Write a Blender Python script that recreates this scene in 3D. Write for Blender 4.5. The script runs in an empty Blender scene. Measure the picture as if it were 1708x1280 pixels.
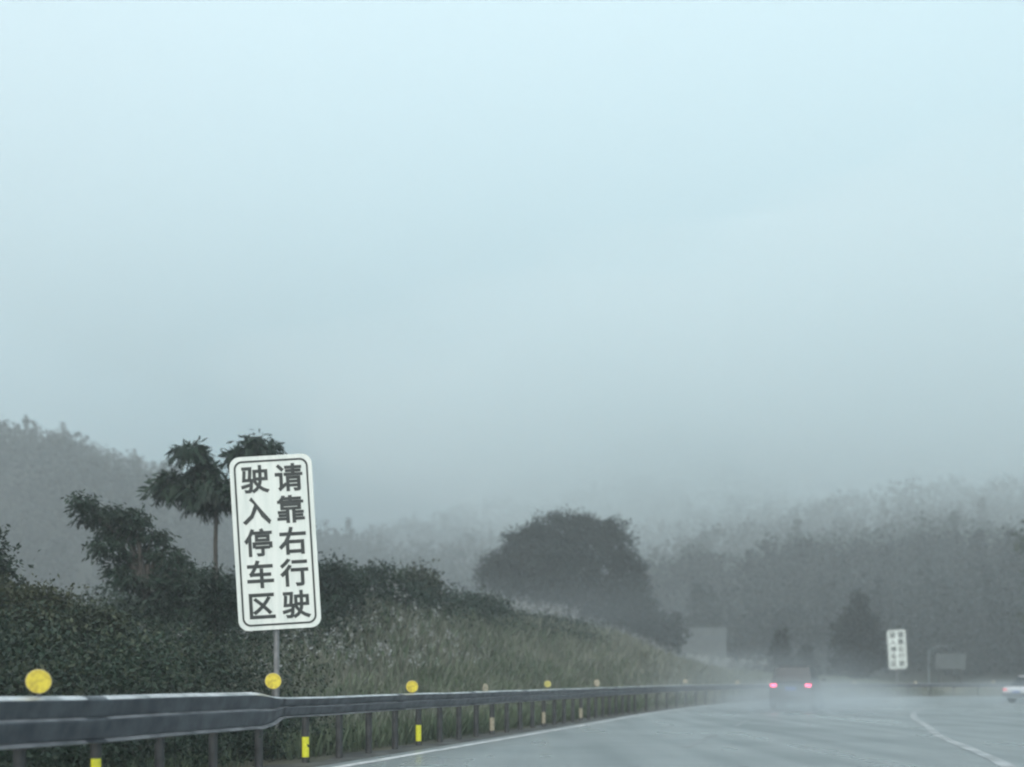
import bpy, bmesh, math, random, json
import numpy as np
from mathutils import Vector, Matrix
R = math.radians
random.seed(7); rng = np.random.default_rng(7)
scene = bpy.context.scene
COL = scene.collection

# ------------------------------------------------------------------ camera, sky, sun, exposure
F = 1831.0                      # focal length in photo pixels (1708 wide)
HOR = 1137.0                    # horizon row in the photo
CZ = 1.2                        # eye height in the car
cam = bpy.data.cameras.new("camera")
camo = bpy.data.objects.new("camera", cam); COL.objects.link(camo)
camo.location = (0, 0, CZ); camo.rotation_euler = (R(90), 0, 0)
cam.sensor_width = 36; cam.lens = F/1708*36; cam.shift_y = (HOR-640)/1708
cam.clip_start = 0.1; cam.clip_end = 4000
cam.dof.use_dof = True; cam.dof.focus_distance = 17.0; cam.dof.aperture_fstop = 0.6
scene.camera = camo

SUN_EL, SUN_ROT = R(45), R(190)
world = bpy.data.worlds.new("World"); scene.world = world; world.use_nodes = True
wn = world.node_tree; wn.nodes.clear()
sky = wn.nodes.new('ShaderNodeTexSky'); sky.sky_type = 'NISHITA'; sky.sun_disc = False
sky.sun_elevation = SUN_EL; sky.sun_rotation = SUN_ROT; sky.air_density = 1.0; sky.dust_density = 4.0; sky.ozone_density = 1.0
bg = wn.nodes.new('ShaderNodeBackground'); bg.inputs[1].default_value = 0.15
wo = wn.nodes.new('ShaderNodeOutputWorld')
# an overcast sky is brighter overhead than at the horizon
wtc = wn.nodes.new('ShaderNodeTexCoord'); wsx = wn.nodes.new('ShaderNodeSeparateXYZ'); wn.links.new(wtc.outputs['Generated'], wsx.inputs[0])
wmr = wn.nodes.new('ShaderNodeMapRange'); wmr.inputs['From Min'].default_value = 0.0; wmr.inputs['From Max'].default_value = 1.0
wmr.inputs['To Min'].default_value = 0.72; wmr.inputs['To Max'].default_value = 1.28; wn.links.new(wsx.outputs['Z'], wmr.inputs[0])
wmx = wn.nodes.new('ShaderNodeMix'); wmx.data_type = 'RGBA'; wmx.inputs[0].default_value = 0.5; wmx.inputs[7].default_value = (3.5, 4.1, 4.35, 1)
wn.links.new(sky.outputs[0], wmx.inputs[6])
wsc = wn.nodes.new('ShaderNodeVectorMath'); wsc.operation = 'SCALE'; wn.links.new(wmx.outputs[2], wsc.inputs[0]); wn.links.new(wmr.outputs[0], wsc.inputs['Scale'])
wn.links.new(wsc.outputs[0], bg.inputs[0]); wn.links.new(bg.outputs[0], wo.inputs[0])
sl = bpy.data.lights.new("sun", 'SUN'); sl.energy = 2.0; sl.angle = R(75); sl.color = (1, 0.99, 0.95)
so = bpy.data.objects.new("sun", sl); COL.objects.link(so)
sd = Vector((math.sin(SUN_ROT)*math.cos(SUN_EL), math.cos(SUN_ROT)*math.cos(SUN_EL), math.sin(SUN_EL)))
so.rotation_euler = sd.to_track_quat('Z', 'Y').to_euler()

vs = scene.view_settings
vs.view_transform = 'Standard'; vs.look = 'None'; vs.gamma = 1; vs.exposure = 0.58
cy = scene.cycles
cy.max_bounces = 9; cy.volume_bounces = 8; cy.diffuse_bounces = 2; cy.glossy_bounces = 2
cy.transmission_bounces = 2; cy.transparent_max_bounces = 8
cy.volume_step_rate = 3.0; cy.volume_max_steps = 64
cy.filter_width = 2.2; cy.use_denoising = True

HAZE_DENSITY = 0.0016
HAZE_COLOR = (0.898, 0.980, 1.0)

# ------------------------------------------------------------------ helpers
def px(x, y, Y):
    """photo pixel at depth Y -> world point"""
    return Vector(((x-854)/F*Y, Y, CZ-(y-HOR)/F*Y))

U = np.array([0.2857, 0.9583]); N = np.array([0.9583, -0.2857])   # along the road, to its right

def tag(o, label=None, cat=None, group=None, kind=None):
    if label: o['label'] = label
    if cat: o['category'] = cat
    if group: o['group'] = group
    if kind: o['kind'] = kind
    return o

def empty(name, loc, label, cat, group=None, rot=(0, 0, 0), scale=1):
    o = bpy.data.objects.new(name, None); COL.objects.link(o)
    o.location = loc; o.rotation_euler = rot; o.scale = (scale,)*3
    o.empty_display_size = 0.2
    return tag(o, label, cat, group)

def mesh_obj(name, V, Fc, mat, parent=None, smooth=False):
    me = bpy.data.meshes.new(name)
    me.from_pydata([tuple(map(float, v)) for v in V], [], [tuple(map(int, f)) for f in Fc])
    if smooth: me.polygons.foreach_set('use_smooth', [True]*len(me.polygons))
    me.materials.append(mat); me.update()
    o = bpy.data.objects.new(name, me); COL.objects.link(o)
    if parent: o.parent = parent
    return o

def quads_obj(name, V, mat, parent=None):
    """V: (n,4,3) array of quads"""
    n = len(V); me = bpy.data.meshes.new(name)
    me.vertices.add(n*4); me.vertices.foreach_set('co', np.ascontiguousarray(V, dtype=np.float32).ravel())
    me.loops.add(n*4); me.loops.foreach_set('vertex_index', np.arange(n*4, dtype=np.int32))
    me.polygons.add(n); me.polygons.foreach_set('loop_start', np.arange(0, n*4, 4, dtype=np.int32))
    me.update(calc_edges=True); me.materials.append(mat)
    o = bpy.data.objects.new(name, me); COL.objects.link(o)
    if parent: o.parent = parent
    return o

def bm_obj(name, bm, mat, parent=None, smooth=False, bevel=0, seg=2):
    me = bpy.data.meshes.new(name)
    if bevel:
        bmesh.ops.bevel(bm, geom=[e for e in bm.edges if len(e.link_faces) == 2 and e.calc_face_angle(0) > 0.5],
                        offset=bevel, segments=seg, affect='EDGES', profile=0.6)
    bmesh.ops.recalc_face_normals(bm, faces=bm.faces)
    bm.to_mesh(me); bm.free(); me.materials.append(mat)
    if smooth:
        me.polygons.foreach_set('use_smooth', [True]*len(me.polygons))
    o = bpy.data.objects.new(name, me); COL.objects.link(o)
    if parent: o.parent = parent
    return o

def add_box(bm, c, s, rot=None):
    m = Matrix.Translation(c)
    if rot is not None: m = m @ rot
    r = bmesh.ops.create_cube(bm, size=1, matrix=m @ Matrix.Diagonal((*s, 1)))
    return r['verts']

def add_tube(bm, pts, radii, seg=10, cap=True):
    pts = [Vector(p) for p in pts]
    if not hasattr(radii, '__len__'): radii = [radii]*len(pts)
    rings = []
    ref = Vector((0.31, 0.17, 0.93)).normalized()
    for i, p in enumerate(pts):
        t = (pts[min(i+1, len(pts)-1)]-pts[max(i-1, 0)]).normalized()
        a = t.cross(ref)
        if a.length < 0.15: a = t.cross(Vector((1, 0.2, 0)))
        a.normalize(); b = t.cross(a)
        rings.append([bm.verts.new(p+(a*math.cos(2*math.pi*k/seg)+b*math.sin(2*math.pi*k/seg))*radii[i]) for k in range(seg)])
    for i in range(len(rings)-1):
        for k in range(seg):
            bm.faces.new((rings[i][k], rings[i][(k+1) % seg], rings[i+1][(k+1) % seg], rings[i+1][k]))
    if cap:
        bm.faces.new(rings[0][::-1]); bm.faces.new(rings[-1])

# ------------------------------------------------------------------ materials
def newmat(name):
    m = bpy.data.materials.new(name); m.use_nodes = True
    nt = m.node_tree; b = nt.nodes['Principled BSDF']
    return m, nt, b

def noisy(name, c1, c2, scale=5, rough=0.6, metal=0.0, r2=None, detail=4, stretch=None, bump=0.0, bscale=40, rand=False, lo=0.35, hi=0.65):
    m, nt, b = newmat(name)
    tc = nt.nodes.new('ShaderNodeTexCoord'); src = tc.outputs['Object']
    if stretch:
        mp = nt.nodes.new('ShaderNodeMapping'); mp.inputs['Scale'].default_value = stretch
        nt.links.new(src, mp.inputs[0]); src = mp.outputs[0]
    n = nt.nodes.new('ShaderNodeTexNoise'); n.inputs['Scale'].default_value = scale; n.inputs['Detail'].default_value = detail
    nt.links.new(src, n.inputs['Vector'])
    fac = n.outputs['Fac']
    if rand:
        g = nt.nodes.new('ShaderNodeNewGeometry')
        mx = nt.nodes.new('ShaderNodeMix'); mx.inputs[0].default_value = 0.22
        nt.links.new(fac, mx.inputs[2]); nt.links.new(g.outputs['Random Per Island'], mx.inputs[3]); fac = mx.outputs[0]
    cr = nt.nodes.new('ShaderNodeValToRGB')
    cr.color_ramp.elements[0].color = (*c1, 1); cr.color_ramp.elements[1].color = (*c2, 1)
    cr.color_ramp.elements[0].position = lo; cr.color_ramp.elements[1].position = hi
    nt.links.new(fac, cr.inputs[0]); nt.links.new(cr.outputs[0], b.inputs['Base Color'])
    b.inputs['Roughness'].default_value = rough; b.inputs['Metallic'].default_value = metal
    if r2 is not None:
        mr = nt.nodes.new('ShaderNodeMapRange'); mr.inputs['From Min'].default_value = lo; mr.inputs['From Max'].default_value = hi
        mr.inputs['To Min'].default_value = rough; mr.inputs['To Max'].default_value = r2
        nt.links.new(fac, mr.inputs[0]); nt.links.new(mr.outputs[0], b.inputs['Roughness'])
    if bump:
        n2 = nt.nodes.new('ShaderNodeTexNoise'); n2.inputs['Scale'].default_value = bscale; n2.inputs['Detail'].default_value = 5
        nt.links.new(tc.outputs['Object'], n2.inputs['Vector'])
        bp = nt.nodes.new('ShaderNodeBump'); bp.inputs['Strength'].default_value = bump; bp.inputs['Distance'].default_value = 0.03
        nt.links.new(n2.outputs['Fac'], bp.inputs['Height']); nt.links.new(bp.outputs[0], b.inputs['Normal'])
    return m

def emis(name, col, strength):
    m, nt, b = newmat(name)
    b.inputs['Base Color'].default_value = (*col, 1); b.inputs['Emission Color'].default_value = (*col, 1)
    b.inputs['Emission Strength'].default_value = strength; b.inputs['Roughness'].default_value = 0.3
    return m

def leafmat(name, c1, c2, scale=0.6):
    m = noisy(name, c1, c2, scale=scale, rough=0.55, rand=True, lo=0.3, hi=0.7)
    m.node_tree.nodes['Principled BSDF'].inputs['Specular IOR Level'].default_value = 0.25
    return m

M = {}
M['leaf_dark'] = leafmat('leaf_dark', (0.004, 0.012, 0.008), (0.019, 0.042, 0.025), 0.6)
M['leaf_mid'] = leafmat('leaf_mid', (0.0136, 0.0236, 0.0136), (0.0384, 0.0533, 0.0279))
M['leaf_olive'] = leafmat('leaf_olive', (0.0186, 0.0279, 0.0136), (0.0527, 0.0620, 0.0310))
M['leaf_far'] = leafmat('leaf_far', (0.008, 0.015, 0.014), (0.017, 0.028, 0.025), 0.15)
M['leaf_wood'] = leafmat('leaf_wood', (0.004, 0.009, 0.009), (0.008, 0.015, 0.015), 0.02)
M['conifer'] = leafmat('conifer', (0.003, 0.006, 0.005), (0.010, 0.015, 0.012), 0.3)
M['bark'] = noisy('bark', (0.03, 0.03, 0.028), (0.075, 0.07, 0.06), scale=9, rough=0.85, stretch=(3, 3, .5), bump=.6)
M['grass_tan'] = leafmat('grass_tan', (0.09, 0.11, 0.085), (0.15, 0.165, 0.135), 0.35)
M['grass_green'] = leafmat('grass_green', (0.05, 0.08, 0.048), (0.10, 0.135, 0.085), 0.35)
M['plume'] = leafmat('plume', (0.16, 0.18, 0.18), (0.36, 0.39, 0.39), 1.2)
M['steel'] = noisy('galvanised_steel', (0.04, 0.05, 0.062), (0.085, 0.10, 0.115), scale=5, rough=0.42, r2=0.30, metal=0.5, detail=7, stretch=(1, 1, .8))
M['steel_post'] = noisy('post_steel', (0.035, 0.039, 0.041), (0.07, 0.076, 0.077), scale=5, rough=0.5, metal=0.35)
M['yellow'] = noisy('yellow_reflector', (0.40, 0.31, 0.03), (0.66, 0.56, 0.045), scale=22, rough=0.4, lo=.3, hi=.6, bump=.4, bscale=120)
M['yellow_dull'] = noisy('dull_yellow', (0.30, 0.28, 0.07), (0.40, 0.39, 0.10), scale=22, rough=0.5)
M['yellow_tape'] = noisy('yellow_tape', (0.66, 0.66, 0.03), (0.78, 0.80, 0.05), scale=25, rough=0.35)
M['worn_edge'] = noisy('worn_zinc_edge', (0.14, 0.16, 0.17), (0.50, 0.54, 0.56), scale=3.5, rough=0.3, metal=0.2, detail=8, lo=.3, hi=.62)  # lighter steel colour standing in for sky light on the top lip
M['worn_edge_dark'] = noisy('worn_zinc_rib', (0.10, 0.115, 0.125), (0.26, 0.28, 0.30), scale=3.5, rough=0.35, metal=0.2, detail=8)  # dimmer painted highlight for the middle and bottom ledges
M['sign_pole'] = noisy('sign_pole', (0.14, 0.15, 0.155), (0.22, 0.235, 0.24), scale=6, rough=0.5, metal=.3)
M['faded'] = noisy('faded_reflector', (0.22, 0.20, 0.15), (0.40, 0.37, 0.27), scale=18, rough=0.6)
M['sign_white'] = noisy('sign_white', (0.54, 0.615, 0.59), (0.65, 0.71, 0.68), scale=2.2, rough=0.4, r2=.6, detail=7, stretch=(5, 1, .5), lo=.3, hi=.6)
M['sign_ink'] = noisy('sign_ink', (0.012, 0.02, 0.02), (0.03, 0.04, 0.04), scale=9, rough=0.6)
M['panel_back'] = noisy('panel_back', (0.3, 0.32, 0.33), (0.42, 0.44, 0.45), scale=3, rough=0.5, metal=.4)
M['board_grey'] = noisy('board_grey', (0.10, 0.13, 0.135), (0.14, 0.17, 0.175), scale=1.2, rough=0.55)
M['board_band'] = noisy('board_band', (0.05, 0.07, 0.08), (0.08, 0.10, 0.11), scale=2, rough=0.6)
M['tan_wall'] = noisy('tan_wall', (0.17, 0.16, 0.13), (0.28, 0.265, 0.22), scale=.8, rough=0.85)
M['soil'] = noisy('verge_soil', (0.028, 0.032, 0.03), (0.06, 0.062, 0.055), scale=1.5, rough=0.8, r2=.6, bump=.7, bscale=9)
M['car_dark'] = noisy('dark_paint', (0.008, 0.01, 0.012), (0.014, 0.017, 0.02), scale=3, rough=0.45)
M['car_white'] = noisy('white_paint', (0.7, 0.72, 0.73), (0.8, 0.81, 0.82), scale=3, rough=0.3)
M['glass'] = noisy('car_glass', (0.006, 0.008, 0.01), (0.015, 0.018, 0.02), scale=2, rough=0.35)
M['rubber'] = noisy('rubber', (0.015, 0.015, 0.015), (0.03, 0.03, 0.03), scale=12, rough=0.8)
M['rim'] = noisy('rim_metal', (0.3, 0.3, 0.31), (0.42, 0.42, 0.43), scale=8, rough=0.35, metal=.8)
M['trim'] = noisy('dark_trim', (0.02, 0.02, 0.022), (0.04, 0.04, 0.042), scale=5, rough=0.6)
M['tail_on'] = emis('tail_lamp_lit', (1.0, 0.09, 0.22), 3.5)
M['tail_dim'] = emis('tail_lamp_dim', (0.75, 0.10, 0.12), 0.6)
M['plate'] = noisy('plate_blue', (0.05, 0.12, 0.4), (0.08, 0.16, 0.45), scale=6, rough=0.5)
M['paint_faint'] = noisy('faint_paint', (0.12, 0.14, 0.145), (0.20, 0.225, 0.23), scale=1.3, rough=0.35, detail=8, lo=.38, hi=.66)
M['board_dim'] = noisy('board_dim', (0.05, 0.065, 0.068), (0.075, 0.092, 0.095), scale=1.2, rough=0.55)
M['paint_line'] = noisy('road_paint', (0.32, 0.35, 0.36), (0.62, 0.65, 0.66), scale=3.5, rough=0.35, detail=7, lo=.32, hi=.55)
M['paint_worn'] = noisy('worn_paint', (0.16, 0.18, 0.185), (0.36, 0.39, 0.40), scale=1.3, rough=0.35, detail=8, lo=.38, hi=.62)

def road_material():
    m, nt, b = newmat('wet_asphalt')
    tc = nt.nodes.new('ShaderNodeTexCoord')
    mp = nt.nodes.new('ShaderNodeMapping'); mp.inputs['Rotation'].default_value = (0, 0, R(16.6)); mp.inputs['Scale'].default_value = (0.9, 0.06, 1)
    nt.links.new(tc.outputs['Object'], mp.inputs[0])
    n = nt.nodes.new('ShaderNodeTexNoise'); n.inputs['Scale'].default_value = 1.1; n.inputs['Detail'].default_value = 1.5
    nt.links.new(mp.outputs[0], n.inputs['Vector'])
    n2 = nt.nodes.new('ShaderNodeTexNoise'); n2.inputs['Scale'].default_value = 0.22; n2.inputs['Detail'].default_value = 3
    nt.links.new(tc.outputs['Object'], n2.inputs['Vector'])
    mx = nt.nodes.new('ShaderNodeMath'); mx.operation = 'ADD'; nt.links.new(n.outputs['Fac'], mx.inputs[0]); nt.links.new(n2.outputs['Fac'], mx.inputs[1])
    cr = nt.nodes.new('ShaderNodeValToRGB'); cr.color_ramp.elements[0].position = .35; cr.color_ramp.elements[1].position = .65
    cr.color_ramp.elements[0].color = (0.095, 0.118, 0.122, 1); cr.color_ramp.elements[1].color = (0.23, 0.27, 0.275, 1)
    h = nt.nodes.new('ShaderNodeMath'); h.operation = 'MULTIPLY'; h.inputs[1].default_value = .5
    nt.links.new(mx.outputs[0], h.inputs[0]); nt.links.new(h.outputs[0], cr.inputs[0]); nt.links.new(cr.outputs[0], b.inputs['Base Color'])
    mr = nt.nodes.new('ShaderNodeMapRange'); mr.inputs['From Min'].default_value = .38; mr.inputs['From Max'].default_value = .62
    mr.inputs['To Min'].default_value = .42; mr.inputs['To Max'].default_value = .24
    nt.links.new(h.outputs[0], mr.inputs[0]); nt.links.new(mr.outputs[0], b.inputs['Roughness'])
    b.inputs['IOR'].default_value = 1.6
    n3 = nt.nodes.new('ShaderNodeTexNoise'); n3.inputs['Scale'].default_value = 30; n3.inputs['Detail'].default_value = 4
    nt.links.new(tc.outputs['Object'], n3.inputs['Vector'])
    bp = nt.nodes.new('ShaderNodeBump'); bp.inputs['Strength'].default_value = .2; bp.inputs['Distance'].default_value = .005
    nt.links.new(n3.outputs['Fac'], bp.inputs['Height']); nt.links.new(bp.outputs[0], b.inputs['Normal'])
    return m
M['road'] = road_material()

def ground_material():
    m = noisy('grassy_ground', (0.028, 0.036, 0.022), (0.085, 0.085, 0.055), scale=.35, rough=0.85, detail=8, bump=.8, bscale=3)
    return m
M['ground'] = ground_material()
M['hill_ground'] = noisy('forest_floor', (0.010, 0.014, 0.011), (0.022, 0.027, 0.02), scale=.05, rough=0.9, detail=6)

# ------------------------------------------------------------------ road path (left white edge line)
ctrl = [tuple(U*d+N*(-6.7)) for d in (-60, -40, -20, 0, 10, 20, 30)]
ctrl += [(5.35, 41.5), (10.4, 56), (17.3, 71), (25.5, 82), (34.5, 88.2), (46, 90.6), (60, 91), (80, 90), (105, 86), (135, 78)]
def catmull(P, n=10):
    P = [np.array(p, float) for p in P]; out = []
    P = [2*P[0]-P[1]]+P+[2*P[-1]-P[-2]]
    for i in range(1, len(P)-2):
        for k in range(n):
            t = k/n
            out.append(0.5*((2*P[i])+(-P[i-1]+P[i+1])*t+(2*P[i-1]-5*P[i]+4*P[i+1]-P[i+2])*t*t+(-P[i-1]+3*P[i]-3*P[i+1]+P[i+2])*t**3))
    out.append(P[-2]); return np.array(out)
EP = catmull(ctrl)
def tangents(P):
    T = np.gradient(P, axis=0); return T/np.linalg.norm(T, axis=1)[:, None]
ET = tangents(EP); ENR = np.stack([ET[:, 1], -ET[:, 0]], 1)      # to the right of the road
EARC = np.concatenate([[0], np.cumsum(np.linalg.norm(np.diff(EP, axis=0), axis=1))])
D0 = 60.0                                                          # arc length at D = 0
def path_at(D, off=0.0):
    """point and tangent on the road at distance D along the edge line, off metres to its right"""
    a = D+D0
    p = np.array([np.interp(a, EARC, EP[:, i]) for i in (0, 1)]); t = np.array([np.interp(a, EARC, ET[:, i]) for i in (0, 1)])
    t /= np.linalg.norm(t); n = np.array([t[1], -t[0]])
    return p+n*off, t, n

def signed_left(X, Y):
    """distance to the left of the edge line (negative on the road), and D of the foot point"""
    sh = X.shape; x = X.ravel(); y = Y.ravel()
    best = np.full(x.shape, 1e9); sg = np.zeros(x.shape); DD = np.zeros(x.shape)
    for i in range(len(EP)-1):
        a = EP[i]; d = EP[i+1]-a; L = (d**2).sum()
        t = ((x-a[0])*d[0]+(y-a[1])*d[1])/L
        if 0 < i < len(EP)-2: t = np.clip(t, 0, 1)
        elif i == 0: t = np.minimum(t, 1)
        else: t = np.maximum(t, 0)
        qx = x-(a[0]+t*d[0]); qy = y-(a[1]+t*d[1]); ds = np.hypot(qx, qy)
        s = d[0]*qy-d[1]*qx
        m = ds < best
        best[m] = ds[m]; sg[m] = np.sign(s[m]); DD[m] = EARC[i]+t[m]*math.sqrt(L)-D0
    return (best*sg).reshape(sh), DD.reshape(sh)

def sstep(a, b, x):
    t = np.clip((x-a)/(b-a), 0, 1); return t*t*(3-2*t)
def vnoise(X, Y, s, seed=0):
    x = X/s+seed*13.7; y = Y/s+seed*7.3
    return (np.sin(x*1.7+np.sin(y*1.3+seed))*np.cos(y*1.9+np.sin(x*1.1))+0.5*np.sin(x*3.7+y*2.9+seed)*np.cos(y*4.1-x*1.3)+.25*np.sin(x*7.9-y*5.3)*np.cos(y*8.7+x*3.1))/1.75

def terrain(X, Y):
    d, D = signed_left(X, Y)
    emb = np.interp(D, [-60, 10, 24, 34, 66, 84, 100, 140], [1.0, 1.0, 1.6, 3.9, 3.9, 1.5, .7, .6])
    h = emb*sstep(1.5, 9.5, d)*(1-0.75*sstep(15, 45, d))
    h = h+sstep(2, 8, d)*0.25*vnoise(X, Y, 3.0, 1)
    h = np.where(d < 0.9, -0.06, h)
    # hill on the left, then the long wooded slope at the back that climbs into the fog
    hA = 118*np.exp(-(((X+300)/175)**2+((Y-470)/170)**2))+64*np.exp(-(((X+150)/80)**2+((Y-400)/120)**2))
    hA = np.maximum(hA*.70, 50*np.exp(-(((X+150)/104)**2+((Y-300)/75)**2)))+22*np.exp(-(((X+105)/125)**2+((Y-235)/60)**2))
    start = 165-np.clip((X-10)*0.75, 0, 48)
    yy = Y-start
    back = np.interp(yy, [0, 45, 100, 250, 450, 760, 1200], [0, 10, 27, 62, 108, 195, 262])
    back = back*(1+0.22*vnoise(X, Y, 120, 3)+.10*vnoise(X, Y, 45, 5))*(0.55+.45*sstep(-150, 60, X))
    hf = np.maximum(hA*sstep(120, 260, Y), back)
    return h*(1-sstep(90, 200, Y)*0.6)+hf*sstep(0, 6, d)

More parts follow.
